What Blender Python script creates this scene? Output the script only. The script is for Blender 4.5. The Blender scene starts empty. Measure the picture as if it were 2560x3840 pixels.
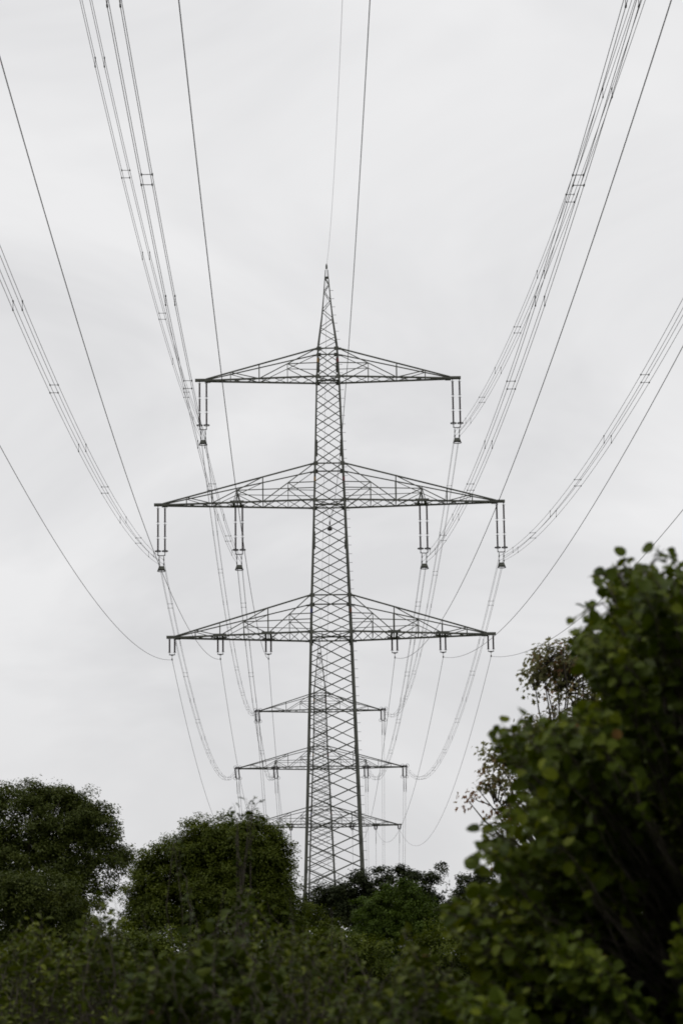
import bpy, math, zlib
import numpy as np
from mathutils import Matrix, Vector

SC = bpy.context.scene
COL = SC.collection
R = math.radians

# ------------------------------------------------------------------ camera
CAM_RIGHT = (0.9999056705437014, 0.003604291766469602, -0.01325364460867846)
CAM_UP = (0.013734992338949162, -0.2623919756669235, 0.9648636178709702)
CAM_FWD = (0.0, 0.9649546415176574, 0.2624167292943215)
F_PX = 12745.3
camd = bpy.data.cameras.new('camera')
cam = bpy.data.objects.new('camera', camd)
COL.objects.link(cam)
m3 = Matrix((CAM_RIGHT, CAM_UP, tuple(-c for c in CAM_FWD))).transposed()
cam.matrix_world = m3.to_4x4()
camd.sensor_fit = 'VERTICAL'
camd.sensor_height = 36.0
camd.lens = F_PX / 3840 * 36.0
camd.clip_start = 0.5
camd.clip_end = 6000
camd.dof.use_dof = True
camd.dof.focus_distance = 292
camd.dof.aperture_fstop = 5.6
SC.camera = cam

# ------------------------------------------------------------------ sky, sun, exposure
SUN_EL, SUN_AZ = R(60), R(275)          # high on the left, behind cloud
W = bpy.data.worlds.new('World')
SC.world = W
W.use_nodes = True
nt = W.node_tree
for n in list(nt.nodes):
    nt.nodes.remove(n)
out = nt.nodes.new('ShaderNodeOutputWorld')
bg = nt.nodes.new('ShaderNodeBackground')
bg.inputs['Strength'].default_value = 0.1
nt.links.new(bg.outputs[0], out.inputs[0])
sky = nt.nodes.new('ShaderNodeTexSky')
sky.sky_type = 'NISHITA'
sky.sun_disc = False
sky.sun_elevation = SUN_EL
sky.sun_rotation = SUN_AZ
tc = nt.nodes.new('ShaderNodeTexCoord')
mp = nt.nodes.new('ShaderNodeMapping')
mp.inputs['Scale'].default_value = (1.0, 1.0, 2.2)
nt.links.new(tc.outputs['Generated'], mp.inputs[0])
nz = nt.nodes.new('ShaderNodeTexNoise')
nz.inputs['Scale'].default_value = 5.5
nz.inputs['Detail'].default_value = 5
nz.inputs['Roughness'].default_value = 0.55
nz.inputs['Distortion'].default_value = 0.6
nt.links.new(mp.outputs[0], nz.inputs[0])
cr = nt.nodes.new('ShaderNodeValToRGB')
cr.color_ramp.elements[0].position = 0.38
cr.color_ramp.elements[0].color = (0.738, 0.738, 0.750, 1)
cr.color_ramp.elements[1].position = 0.60
cr.color_ramp.elements[1].color = (0.868, 0.866, 0.873, 1)
nt.links.new(nz.outputs['Fac'], cr.inputs[0])
# an overcast sky grows brighter from the horizon towards the zenith
sep = nt.nodes.new('ShaderNodeSeparateXYZ')
nt.links.new(tc.outputs['Generated'], sep.inputs[0])
mr = nt.nodes.new('ShaderNodeMapRange')
mr.inputs[1].default_value = 0.14
mr.inputs[2].default_value = 0.27
mr.inputs[3].default_value = 8.55
mr.inputs[4].default_value = 9.85
mr.interpolation_type = 'SMOOTHSTEP'
nt.links.new(sep.outputs['Z'], mr.inputs[0])
vm = nt.nodes.new('ShaderNodeVectorMath')
vm.operation = 'SCALE'
nt.links.new(cr.outputs[0], vm.inputs[0])
nt.links.new(mr.outputs[0], vm.inputs['Scale'])
mx = nt.nodes.new('ShaderNodeMix')
mx.data_type = 'RGBA'
mx.inputs[0].default_value = 0.985
nt.links.new(sky.outputs[0], mx.inputs[6])
nt.links.new(vm.outputs[0], mx.inputs[7])
nt.links.new(mx.outputs[2], bg.inputs[0])

sund = bpy.data.lights.new('sun', 'SUN')
sund.energy = 0.9
sund.angle = R(22)
sund.color = (1.0, 0.97, 0.93)
sun = bpy.data.objects.new('sun', sund)
COL.objects.link(sun)
sdir = Vector((math.sin(SUN_AZ) * math.cos(SUN_EL), math.cos(SUN_AZ) * math.cos(SUN_EL), math.sin(SUN_EL)))
sun.rotation_euler = sdir.to_track_quat('Z', 'Y').to_euler()

SC.view_settings.view_transform = 'Standard'
SC.view_settings.look = 'None'
SC.view_settings.exposure = 0.0
SC.view_settings.gamma = 1.0
SC.cycles.filter_width = 1.8
SC.cycles.max_bounces = 6
SC.cycles.transparent_max_bounces = 4

# ------------------------------------------------------------------ materials
def mat(name, col, rough=0.6, metal=0.0, spec=0.3, noise=None):
    m = bpy.data.materials.new(name)
    m.use_nodes = True
    t = m.node_tree
    p = t.nodes['Principled BSDF']
    p.inputs['Base Color'].default_value = (*col, 1)
    p.inputs['Roughness'].default_value = rough
    p.inputs['Metallic'].default_value = metal
    p.inputs['Specular IOR Level'].default_value = spec
    if noise:
        sc, c2 = noise
        g = t.nodes.new('ShaderNodeTexCoord')
        n = t.nodes.new('ShaderNodeTexNoise')
        n.inputs['Scale'].default_value = sc
        n.inputs['Detail'].default_value = 6
        r = t.nodes.new('ShaderNodeValToRGB')
        r.color_ramp.elements[0].position = 0.35
        r.color_ramp.elements[0].color = (*col, 1)
        r.color_ramp.elements[1].position = 0.65
        r.color_ramp.elements[1].color = (*c2, 1)
        t.links.new(g.outputs['Object'], n.inputs['Vector'])
        t.links.new(n.outputs['Fac'], r.inputs[0])
        t.links.new(r.outputs[0], p.inputs['Base Color'])
    return m

def leaf_mat(name, cols, trans=0.22, rough=0.6, spec=0.12):
    """cols: ramp of leaf colours picked by each leaf's own random tint"""
    m = bpy.data.materials.new(name)
    m.use_nodes = True
    t = m.node_tree
    p = t.nodes['Principled BSDF']
    o = t.nodes['Material Output']
    a = t.nodes.new('ShaderNodeAttribute')
    a.attribute_name = 'tint'
    r = t.nodes.new('ShaderNodeValToRGB')
    e = r.color_ramp.elements
    while len(e) < len(cols):
        e.new(0.5)
    for k, (pos, c) in enumerate(cols):
        e[k].position = pos
        e[k].color = (*c, 1)
    t.links.new(a.outputs['Fac'], r.inputs[0])
    t.links.new(r.outputs[0], p.inputs['Base Color'])
    p.inputs['Roughness'].default_value = rough
    p.inputs['Specular IOR Level'].default_value = spec
    tr = t.nodes.new('ShaderNodeBsdfTranslucent')
    hs = t.nodes.new('ShaderNodeHueSaturation')
    hs.inputs['Saturation'].default_value = 1.1
    hs.inputs['Value'].default_value = 1.3
    t.links.new(r.outputs[0], hs.inputs['Color'])
    t.links.new(hs.outputs[0], tr.inputs[0])
    ms = t.nodes.new('ShaderNodeMixShader')
    ms.inputs[0].default_value = trans
    t.links.new(p.outputs[0], ms.inputs[1])
    t.links.new(tr.outputs[0], ms.inputs[2])
    t.links.new(ms.outputs[0], o.inputs[0])
    return m

M = {
    'paint': mat('green_grey_paint', (0.064, 0.066, 0.055), 0.55, 0.0, 0.3, (1.3, (0.115, 0.117, 0.098))),
    'paint_far': mat('green_grey_paint_weathered', (0.075, 0.076, 0.068), 0.55, 0.0, 0.3, (1.3, (0.11, 0.11, 0.098))),
    'steel': mat('galvanised_steel', (0.06, 0.055, 0.058), 0.5, 0.3, 0.4),
    'rod': mat('brown_glazed_porcelain', (0.035, 0.018, 0.022), 0.25, 0.0, 0.5),
    'wire': mat('weathered_aluminium_wire', (0.072, 0.058, 0.070), 0.6, 0.2, 0.3),
    'concrete': mat('concrete', (0.3, 0.29, 0.27), 0.9, 0, 0.2, (3.0, (0.36, 0.35, 0.33))),
    'orange': mat('orange_enamel', (0.33, 0.19, 0.06), 0.4),
    'red': mat('red_enamel', (0.17, 0.03, 0.035), 0.4),
    'blue': mat('blue_enamel', (0.03, 0.035, 0.16), 0.4),
    'brown': mat('brown_enamel', (0.16, 0.06, 0.03), 0.4),
    'bark': mat('bark', (0.045, 0.038, 0.03), 0.9, 0, 0.1, (9.0, (0.09, 0.078, 0.062))),
    'grass': mat('hill_grass', (0.03, 0.042, 0.014), 0.95, 0, 0.1, (0.25, (0.055, 0.065, 0.022))),
}
M['leaf_hazel'] = leaf_mat('hazel_leaf', [(0, (0.026, 0.040, 0.003)), (0.5, (0.056, 0.078, 0.005)), (0.96, (0.120, 0.138, 0.008)), (0.985, (0.14, 0.08, 0.02)), (1.0, (0.15, 0.08, 0.02))], 0.16, 0.6, 0.1)
M['leaf_mid'] = leaf_mat('broad_tree_leaf', [(0, (0.038, 0.052, 0.006)), (0.45, (0.072, 0.092, 0.010)), (1.0, (0.118, 0.14, 0.018))], 0.22)
M['leaf_left'] = leaf_mat('tall_tree_leaf', [(0, (0.038, 0.050, 0.010)), (0.5, (0.060, 0.076, 0.013)), (1.0, (0.100, 0.116, 0.024))], 0.2)
M['leaf_dark'] = leaf_mat('dark_tree_leaf', [(0, (0.022, 0.029, 0.010)), (0.7, (0.034, 0.044, 0.014)), (1.0, (0.048, 0.060, 0.018))], 0.12)
M['leaf_round'] = leaf_mat('round_tree_leaf', [(0, (0.042, 0.068, 0.009)), (0.6, (0.062, 0.095, 0.011)), (1.0, (0.085, 0.122, 0.016))], 0.2)
M['leaf_maple'] = leaf_mat('maple_leaf', [(0, (0.11, 0.115, 0.045)), (0.65, (0.16, 0.15, 0.07)), (0.8, (0.18, 0.12, 0.06)), (1.0, (0.20, 0.11, 0.06))], 0.5)
M['leaf_shrub'] = leaf_mat('shrub_leaf', [(0, (0.022, 0.034, 0.003)), (0.5, (0.045, 0.060, 0.004)), (0.96, (0.115, 0.132, 0.016)), (0.985, (0.15, 0.065, 0.02)), (1.0, (0.16, 0.05, 0.02))], 0.14, 0.6, 0.1)

# ------------------------------------------------------------------ helpers
class MB:
    def __init__(s):
        s.v, s.f = [], []
    def add(s, vs, fs):
        o = len(s.v)
        s.v += [tuple(p) for p in vs]
        s.f += [tuple(i + o for i in q) for q in fs]
    def bar(s, p, q, w, d=None, up=(0, 0, 1)):
        p, q = Vector(p), Vector(q)
        d = d or w
        a = (q - p)
        if a.length < 1e-6:
            return
        a.normalize()
        u = Vector(up)
        if abs(a.dot(u)) > 0.97:
            u = Vector((0, 1, 0))
        x = a.cross(u).normalized()
        y = x.cross(a).normalized()
        vs = []
        for c in (p, q):
            for sx, sy in ((-1, -1), (1, -1), (1, 1), (-1, 1)):
                vs.append(c + x * (sx * w / 2) + y * (sy * d / 2))
        s.add(vs, [(3, 2, 1, 0), (4, 5, 6, 7), (0, 1, 5, 4), (1, 2, 6, 5), (2, 3, 7, 6), (3, 0, 4, 7)])
    def box(s, c, sz):
        c = Vector(c)
        hx, hy, hz = sz[0] / 2, sz[1] / 2, sz[2] / 2
        vs = [c + Vector((x * hx, y * hy, z * hz)) for z in (-1, 1) for x, y in ((-1, -1), (1, -1), (1, 1), (-1, 1))]
        s.add(vs, [(3, 2, 1, 0), (4, 5, 6, 7), (0, 1, 5, 4), (1, 2, 6, 5), (2, 3, 7, 6), (3, 0, 4, 7)])
    def tube(s, pts, rad, n=6, cap=True):
        pts = [Vector(p) for p in pts]
        rs = rad if hasattr(rad, '__len__') else [rad] * len(pts)
        o = len(s.v)
        prev = None
        for i, p in enumerate(pts):
            a = (pts[min(i + 1, len(pts) - 1)] - pts[max(i - 1, 0)])
            a = a.normalized() if a.length > 1e-9 else Vector((0, 0, 1))
            if prev is None:
                u = Vector((0, 0, 1)) if abs(a.z) < 0.9 else Vector((1, 0, 0))
                x = a.cross(u).normalized()
            else:
                x = (prev - a * prev.dot(a)).normalized()
            prev = x
            y = a.cross(x)
            for k in range(n):
                t = 2 * math.pi * k / n
                s.v.append(tuple(p + (x * math.cos(t) + y * math.sin(t)) * rs[i]))
        for i in range(len(pts) - 1):
            for k in range(n):
                k2 = (k + 1) % n
                s.f.append((o + i * n + k, o + i * n + k2, o + (i + 1) * n + k2, o + (i + 1) * n + k))
        if cap:
            s.f.append(tuple(o + k for k in range(n))[::-1])
            s.f.append(tuple(o + (len(pts) - 1) * n + k for k in range(n)))
    def torus(s, c, rx, ry, rr, n=20, m=6, ax=(1, 0, 0), ay=(0, 1, 0)):
        c, ax, ay = Vector(c), Vector(ax), Vector(ay)
        az = ax.cross(ay)
        o = len(s.v)
        for i in range(n):
            t = 2 * math.pi * i / n
            d = ax * (math.cos(t) * rx) + ay * (math.sin(t) * ry)
            e = d.normalized()
            for k in range(m):
                u = 2 * math.pi * k / m
                s.v.append(tuple(c + d + e * (rr * math.cos(u)) + az * (rr * math.sin(u))))
        for i in range(n):
            for k in range(m):
                a, b = i * m, ((i + 1) % n) * m
                k2 = (k + 1) % m
                s.f.append((o + a + k, o + b + k, o + b + k2, o + a + k2))
    def build(s, name, material, parent=None, smooth=False):
        me = bpy.data.meshes.new(name)
        me.from_pydata(s.v, [], s.f)
        me.materials.append(material)
        if smooth:
            me.polygons.foreach_set('use_smooth', [True] * len(me.polygons))
        me.update()
        return link(name, me, parent)

def link(name, me, parent=None):
    o = bpy.data.objects.new(name, me)
    COL.objects.link(o)
    if parent is not None:
        o.parent = parent
    return o

def tag(o, label=None, cat=None, group=None, kind=None):
    if label: o['label'] = label
    if cat: o['category'] = cat
    if group: o['group'] = group
    if kind: o['kind'] = kind
    return o

def empty(name, loc, rz=0.0):
    o = bpy.data.objects.new(name, None)
    COL.objects.link(o)
    o.location = loc
    o.rotation_euler = (0, 0, rz)
    o.empty_display_size = 0.5
    return o

def copy_thing(src, loc=None, rot=None):
    r = src.copy()
    COL.objects.link(r)
    if loc is not None: r.location = loc
    if rot is not None: r.rotation_euler = rot
    for ch in list(src.children):
        c = ch.copy()
        COL.objects.link(c)
        c.parent = r
        for g in list(ch.children):
            d = g.copy()
            COL.objects.link(d)
            d.parent = c
    return r

def lerp(a, b, t):
    return tuple(x + (y - x) * t for x, y in zip(a, b))

def at(px, py, D):
    """the point at northing D that the photograph shows at pixel (px, py)"""
    a, b = (px - 1280) / F_PX, -(py - 1920) / F_PX
    d = [a * CAM_RIGHT[i] + b * CAM_UP[i] + CAM_FWD[i] for i in range(3)]
    k = D / d[1]
    return Vector((d[0] * k, D, d[2] * k))

# ------------------------------------------------------------------ the ground
GY = [-400, -122, -60, 0, 16, 30, 60, 100, 140, 200, 282, 400, 500, 588, 640, 700, 840, 1100, 1800, 3500]
GZ = [8, 3.5, -1.0, -1.65, -0.9, 0.4, 3.6, 9.0, 14.8, 24.2, 38.9, 54.5, 67, 75.8, 70, 60, 40, 30, 30, 20]
def ground(x, y):
    return float(np.interp(y, GY, GZ)) + 0.5 * math.sin(x * 0.05 + y * 0.013) * min(1, abs(y) / 120)
def build_ground():
    ys = np.concatenate([np.linspace(-400, -60, 12), np.linspace(-50, 340, 80), np.linspace(350, 900, 50), np.linspace(1000, 3500, 12)])
    xs = np.concatenate([np.linspace(-2500, -130, 10), np.linspace(-120, 120, 49), np.linspace(130, 2500, 10)])
    vs = [(x, y, ground(x, y)) for y in ys for x in xs]
    n = len(xs)
    fs = [(j * n + i, j * n + i + 1, (j + 1) * n + i + 1, (j + 1) * n + i) for j in range(len(ys) - 1) for i in range(n - 1)]
    b = MB()
    b.add(vs, fs)
    tag(b.build('ground', M['grass'], None, True), kind='structure')
build_ground()

# ------------------------------------------------------------------ the pylons
class Tower:
    pass

def make_tower(name, label, loc, rz, prof, zbase, nodes, spire_nodes, arms, htip, pm, plates, bold=1.0):
    """prof: [(h, width)], h counted from the lowest crossarm; arms: dicts"""
    root = empty(name, (loc[0], loc[1], loc[2] + zbase), rz)
    tag(root, label, 'pylon', 'lattice pylons of the power line')
    Z = -zbase
    ph = [p[0] for p in prof]
    pw = [p[1] for p in prof]
    def w(h):
        return float(np.interp(h, ph, pw))
    hs_leg = sorted(ph)
    # four legs: rolled angle sections
    for sx in (-1, 1):
        for sy in (-1, 1):
            b = MB()
            rings = []
            for h in hs_leg:
                f = float(np.interp(h, (-22, 3, 26, 33.2), (0.25, 0.20, 0.125, 0.06))) * bold
                t = f * 0.16
                c = w(h) / 2
                sec = [(0, 0), (-f, 0), (-f, -t), (-t, -t), (-t, -f), (0, -f)]
                rings.append([(sx * (c + a), sy * (c + bb), h + Z) for a, bb in sec])
            vs = [p for r in rings for p in r]
            fs = []
            for i in range(len(rings) - 1):
                for k in range(6):
                    k2 = (k + 1) % 6
                    fs.append((i * 6 + k, i * 6 + k2, (i + 1) * 6 + k2, (i + 1) * 6 + k))
            fs += [(0, 1, 2, 3, 4, 5), tuple((len(rings) - 1) * 6 + k for k in range(5, -1, -1))]
            b.add(vs, fs)
            leg = b.build('leg', pm, root)
            fb = MB()
            c = w(hs_leg[0]) / 2
            fb.tube([(sx * c, sy * c, -0.6), (sx * c, sy * c, 0.5)], [0.6, 0.45], 12)
            fb.build('footing', M['concrete'], leg)
    # lattice of each face
    for face in range(4):
        b = MB()
        ca, sa = math.cos(face * math.pi / 2), math.sin(face * math.pi / 2)
        def P(u, h, inset=0.03):
            c = w(h) / 2
            x, y = u * (c - 0.04), -(c - inset)
            return (x * ca - y * sa, x * sa + y * ca, h + Z)
        n = (sa, -ca, 0)
        for h1, h2 in zip(nodes[:-1], nodes[1:]):     # downwards
            k = float(np.interp(h1, (-20, 25), (0.10, 0.075))) * bold
            b.bar(P(-1, h2, 0.02), P(1, h1, 0.02), k, 0.035, n)
            b.bar(P(-1, h1, 0.075), P(1, h2, 0.075), k * 0.78, 0.03, n)
        sgn = 1 if face >= 2 else -1
        for h1, h2 in zip(spire_nodes[:-1], spire_nodes[1:]):   # upwards zigzag
            b.bar(P(sgn, h1), P(-sgn, h2), 0.055 * bold, 0.03, n)
            sgn = -sgn
        hz = [spire_nodes[-1] + 0.05]
        for a in arms:
            hz += [a['h'], a['h'] + a['tie']]
        for h in hz:
            b.bar(P(-1, h), P(1, h), 0.11 * bold, 0.06, n)
        if face % 2 == 0:                             # gusset plates
            for a in arms:
                for h in (a['h'], a['h'] + a['tie']):
                    c = w(h) / 2
                    for u in (-1, 1):
                        b.box((u * (c - 0.14), -(c - 0.01) * ca, h + Z - 0.02), (0.4, 0.03, 0.34))
                        b.box((u * (c + 0.22), -(c - 0.03) * ca, h + Z - 0.02 - (0.07 if h != a['h'] else 0)), (0.3, 0.03, 0.15))
        for h in nodes[1:-1:5]:
            if face % 2 == 0:
                c = w(h) / 2
                for u in (-1, 1):
                    b.box((u * (c - 0.14), -(c - 0.012) * ca, h + Z), (0.24, 0.025, 0.8))
        b.build('face_lattice', pm, root)
    # level frames inside the body
    for a in arms:
        b = MB()
        h, c = a['h'], w(a['h']) / 2 - 0.08
        for s in (-1, 1):
            b.bar((-c, -c * s, h + Z), (c, c * s, h + Z), 0.09, 0.05)
            b.bar((-c * 0.45, s * c, h + Z - 0.02), (-c * 0.45, 0, h + Z - 0.02), 0.05)
            b.bar((c * 0.45, s * c, h + Z - 0.02), (c * 0.45, 0, h + Z - 0.02), 0.05)
        b.bar((-c, 0, h + Z - 0.06), (c, 0, h + Z - 0.06), 0.18, 0.1)
        b.build('plan_bracing', pm, root)
    # tip
    b = MB()
    b.tube([(0, 0, htip - 0.5 + Z), (0, 0, htip - 0.4 + Z), (0, 0, htip - 0.2 + Z), (0, 0, htip - 0.08 + Z), (0, 0, htip + Z)], [0.085, 0.095, 0.09, 0.05, 0.02], 10)
    b.build('spire_cap', pm, root)
    # step bolts up one leg
    bm = MB()
    bm.bar((0, 0, 0), (0.3, 0, 0), 0.028)
    me = None
    h = htip - 2.6
    while h > -24:
        if me is None:
            o = bm.build('step_bolt', M['steel'], root)
            me = o.data
        else:
            o = link('step_bolt', me, root)
        c = w(h) / 2
        o.location = (c - 0.02, -c + 0.02, h + Z)
        h -= 0.78
    # crossarms
    for a in arms:
        for s in (-1, 1):
            h0, tie = a['h'], a['tie']
            cb, ct = w(h0) / 2, w(h0 + tie) / 2
            ut, ue = a['tip'], a['end']
            et = 0.14
            def chord(u, sv):
                t = (u - cb) / (ut - cb)
                return Vector((s * u, sv * (cb + (et - cb) * t), h0 + Z))
            def tiep(u, sv):
                t = (u - ct) / (ut - ct)
                return Vector((s * u, sv * (ct + (et - ct) * t), h0 + tie + (0.12 - tie) * t + Z))
            ch = MB()
            for sv in (-1, 1):
                ch.bar(chord(cb, sv), chord(ut, sv), 0.115 * bold, 0.14 * bold)
                ch.bar(tiep(ct, sv), tiep(ut, sv), (0.11 if sv < 0 else 0.085) * bold)
            arm = ch.build('crossarm', pm, root)
            # posts, diagonals, struts of the two side trusses
            la = MB()
            N = a['nodes']            # [(u, 'sub'|'post')]
            for sv in (-1, 1):
                k = (0.068 if sv < 0 else 0.05) * bold
                prev = cb
                i = 0
                last_post = None
                seq = N
                while i < len(seq):
                    u, ty = seq[i]
                    if ty == 'sub':
                        u2 = seq[i + 1][0]
                        top = tiep(ct, sv) if last_post is None else tiep(last_post, sv)
                        botp = chord(cb, sv) if last_post is None else chord(last_post, sv)
                        bot = chord(u2, sv)
                        t = (u - abs(top.x)) / (u2 - abs(top.x))
                        sub = top.lerp(bot, t)
                        la.bar(top, bot, k)
                        la.bar(botp, sub, k)
                        la.bar(sub, chord(u, sv), k * 0.9)
                        # level members to the body
                        hz = sub.z
                        if last_post is None and not a.get('far_sub'):
                            for q in ((0.0,) if True else ()):
                                la.bar(sub, Vector((s * w(hz - Z) / 2, sv * w(hz - Z) / 2, hz)), k)
                        elif last_post is not None:
                            la.bar(sub, Vector((s * w(hz - Z) / 2, sv * w(hz - Z) / 2, hz)), k)
                    else:
                        la.bar(chord(u, sv), tiep(u, sv), k * (1.35 if u < ut * 0.6 else 1.0))
                        if last_post is not None and i > 0 and seq[i - 1][1] == 'post':
                            la.bar(chord(last_post, sv), tiep(u, sv), k)
                        last_post = u
                    i += 1
            # the floor lattice between the two bottom chords
            us = [cb] + [u for u, _ in N] + [ut]
            fine = []
            for u1, u2 in zip(us[:-1], us[1:]):
                fine += [u1, (u1 + u2) / 2]
            fine.append(ut)
            for u1, u2 in zip(fine[:-1], fine[1:]):
                la.bar(chord(u1, -1), chord(u2, 1), 0.045 * bold, 0.035)
                la.bar(chord(u1, 1), chord(u2, -1), 0.045 * bold, 0.035)
            for u, ty in N:
                la.bar(chord(u, -1), chord(u, 1), 0.06 * bold)
            la.build('arm_lattice', pm, arm)
            # seats that carry the inner strings
            if a['seats']:
                for u, pyr in a['seats']:
                    se = MB()
                    for du in (-a['sw'], a['sw']):
                        p, q = chord(u + du, -1), chord(u + du, 1)
                        se.bar(p + Vector((0, 0, 0.06)), q + Vector((0, 0, 0.06)), 0.16 * bold, 0.2)
                        if pyr:
                            for sv in (-1, 1):
                                tp = tiep(u, sv)
                                m_ = chord(u, sv).lerp(tp, 0.72)
                                se.bar(chord(u + du, sv), m_, 0.06 * bold)
                    for sv in (-1, 1):
                        se.box(chord(u, sv) + Vector((0, 0, 0.05)), (0.9 + a['sw'], 0.05, 0.24))
                    se.build('string_seat', pm, arm)
            eb = MB()
            eb.box((s * (ut - 0.1 + ue) / 2, 0, h0 + Z + 0.06), (ue - ut + 0.2, 0.34, 0.2))
            eb.box((s * (ut - 0.15), 0, h0 + Z + 0.0), (0.5, 0.36, 0.26))
            eb.build('end_beam', pm, arm)
            # coloured circuit plate on the leg
            colr = plates[0 if s < 0 else 1] if a['h'] > 1 else plates[2 if s < 0 else 3]
            hp = a['h'] + tie * 0.57
            c = w(hp) / 2
            pb = MB()
            pb.box((s * (c - 0.09), -c - 0.02, hp + Z), (0.16, 0.02, 0.36))
            pb.build('circuit_plate', M[colr], root)
    T = Tower()
    T.root, T.Z, T.w = root, Z, w
    return T

def wpt(loc, rz, u, v, h):
    c, s = math.cos(rz), math.sin(rz)
    return Vector((loc[0] + u * c - v * s, loc[1] + u * s + v * c, loc[2] + h))

NEAR_LOC, NEAR_RZ = (-1.0205, 282.614, 65.893), 0.0114
FAR_LOC, FAR_RZ = (-4.2575, 587.685, 103.059), 0.0135

near_prof = [(-26.9, 6.3), (-21.9, 5.12), (-20.72, 5.02), (-14.16, 4.56), (-2.67, 3.81), (-0.57, 3.68), (3.64, 3.41), (9.08, 2.98), (16.24, 2.49), (22.53, 2.11), (25.92, 1.76), (28.56, 1.05), (30.24, 0.71), (32.26, 0.38), (33.0, 0.26)]
near_nodes = [25.55, 24.27, 22.98, 21.39, 19.83, 18.35, 16.72, 15.03, 13.34, 11.74, 10.08, 8.47, 6.68, 4.97, 3.22, 1.55, 0.0, -1.91, -3.7, -5.58, -7.44, -9.45, -11.36, -13.3, -15.34, -17.38, -19.55, -21.8, -24.3, -26.6]
near_spire = [25.78, 26.64, 27.51, 28.38, 29.24, 30.11, 30.97, 31.64, 32.25]
near_arms = [
    dict(h=0.0, tie=3.22, tip=13.23, end=13.98, nodes=[(3.54, 'sub'), (5.36, 'post'), (7.43, 'sub'), (9.47, 'post'), (11.57, 'post')], seats=[(5.36, False), (9.47, False)], sw=0.22),
    dict(h=11.72, tie=3.28, tip=14.33, end=15.05, nodes=[(3.55, 'sub'), (5.72, 'post'), (7.95, 'sub'), (10.12, 'post'), (12.3, 'post')], seats=[(7.95, True)], sw=0.30),
    dict(h=22.92, tie=2.6, tip=10.6, end=11.5, nodes=[(3.51, 'sub'), (5.97, 'post'), (8.46, 'post')], seats=[], sw=0.3),
]
near = make_tower('lattice_pylon', 'tall dark steel lattice pylon in front, its three crossarms widest against the sky',
                  NEAR_LOC, NEAR_RZ, near_prof, -27.0, near_nodes, near_spire, near_arms, 33.62, M['paint'], ('orange', 'red', 'blue', 'brown'))

far_prof = [(-27, 6.0), (-9.1, 4.65), (-0.42, 3.94), (4.54, 3.5), (9.99, 3.05), (14.04, 2.65), (23.62, 2.25), (33.0, 0.26)]
fn, h = [], 23.45
while h > -26:
    fn.append(h)
    wd = float(np.interp(h, [p[0] for p in far_prof], [p[1] for p in far_prof]))
    h -= wd * (0.46 if h > 9 else 0.40 if h > -1 else 0.47)
far_spire = [23.5 + k * 0.92 - 0.012 * k * k for k in range(10)]
far_arms = [
    dict(h=0.0, tie=3.1, tip=13.23, end=13.98, nodes=[(3.54, 'sub'), (5.36, 'post'), (7.43, 'sub'), (9.47, 'post'), (11.57, 'post')], seats=[(5.36, False), (9.47, False)], sw=0.22),
    dict(h=10.27, tie=3.6, tip=14.33, end=15.05, nodes=[(3.55, 'sub'), (5.72, 'post'), (7.95, 'sub'), (10.12, 'post'), (12.3, 'post')], seats=[(7.95, True)], sw=0.30),
    dict(h=20.48, tie=2.98, tip=10.6, end=11.5, nodes=[(3.51, 'sub'), (5.97, 'post'), (8.46, 'post')], seats=[], sw=0.3),
]
far = make_tower('lattice_pylon', 'smaller lattice pylon farther off, seen through and beside the legs of the tall one',
                 FAR_LOC, FAR_RZ, far_prof, -27.0, fn, far_spire, far_arms, 33.68, M['paint_far'], ('orange', 'red', 'blue', 'brown'), 1.2)

# ------------------------------------------------------------------ insulators
def rod_mesh(b, x, z0, z1, y=0.0, r0=0.066, r1=0.092, pitch=0.07):
    n = max(3, int(abs(z0 - z1) / pitch))
    pts, rs = [], []
    for i in range(n):
        for q, r in ((0.0, r0), (0.42, r0), (0.5, r1), (0.62, r1 * 0.8)):
            pts.append((x, y, z0 + (z1 - z0) * (i + q) / n))
            rs.append(r)
    pts.append((x, y, z1))
    rs.append(r0)
    b.tube(pts, rs, 8)

def rod_obj(name, root, x, z0, z1, **k):
    b = MB()
    rod_mesh(b, x, z0, z1, **k)
    return b.build(name, M['rod'], root, True)

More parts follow.
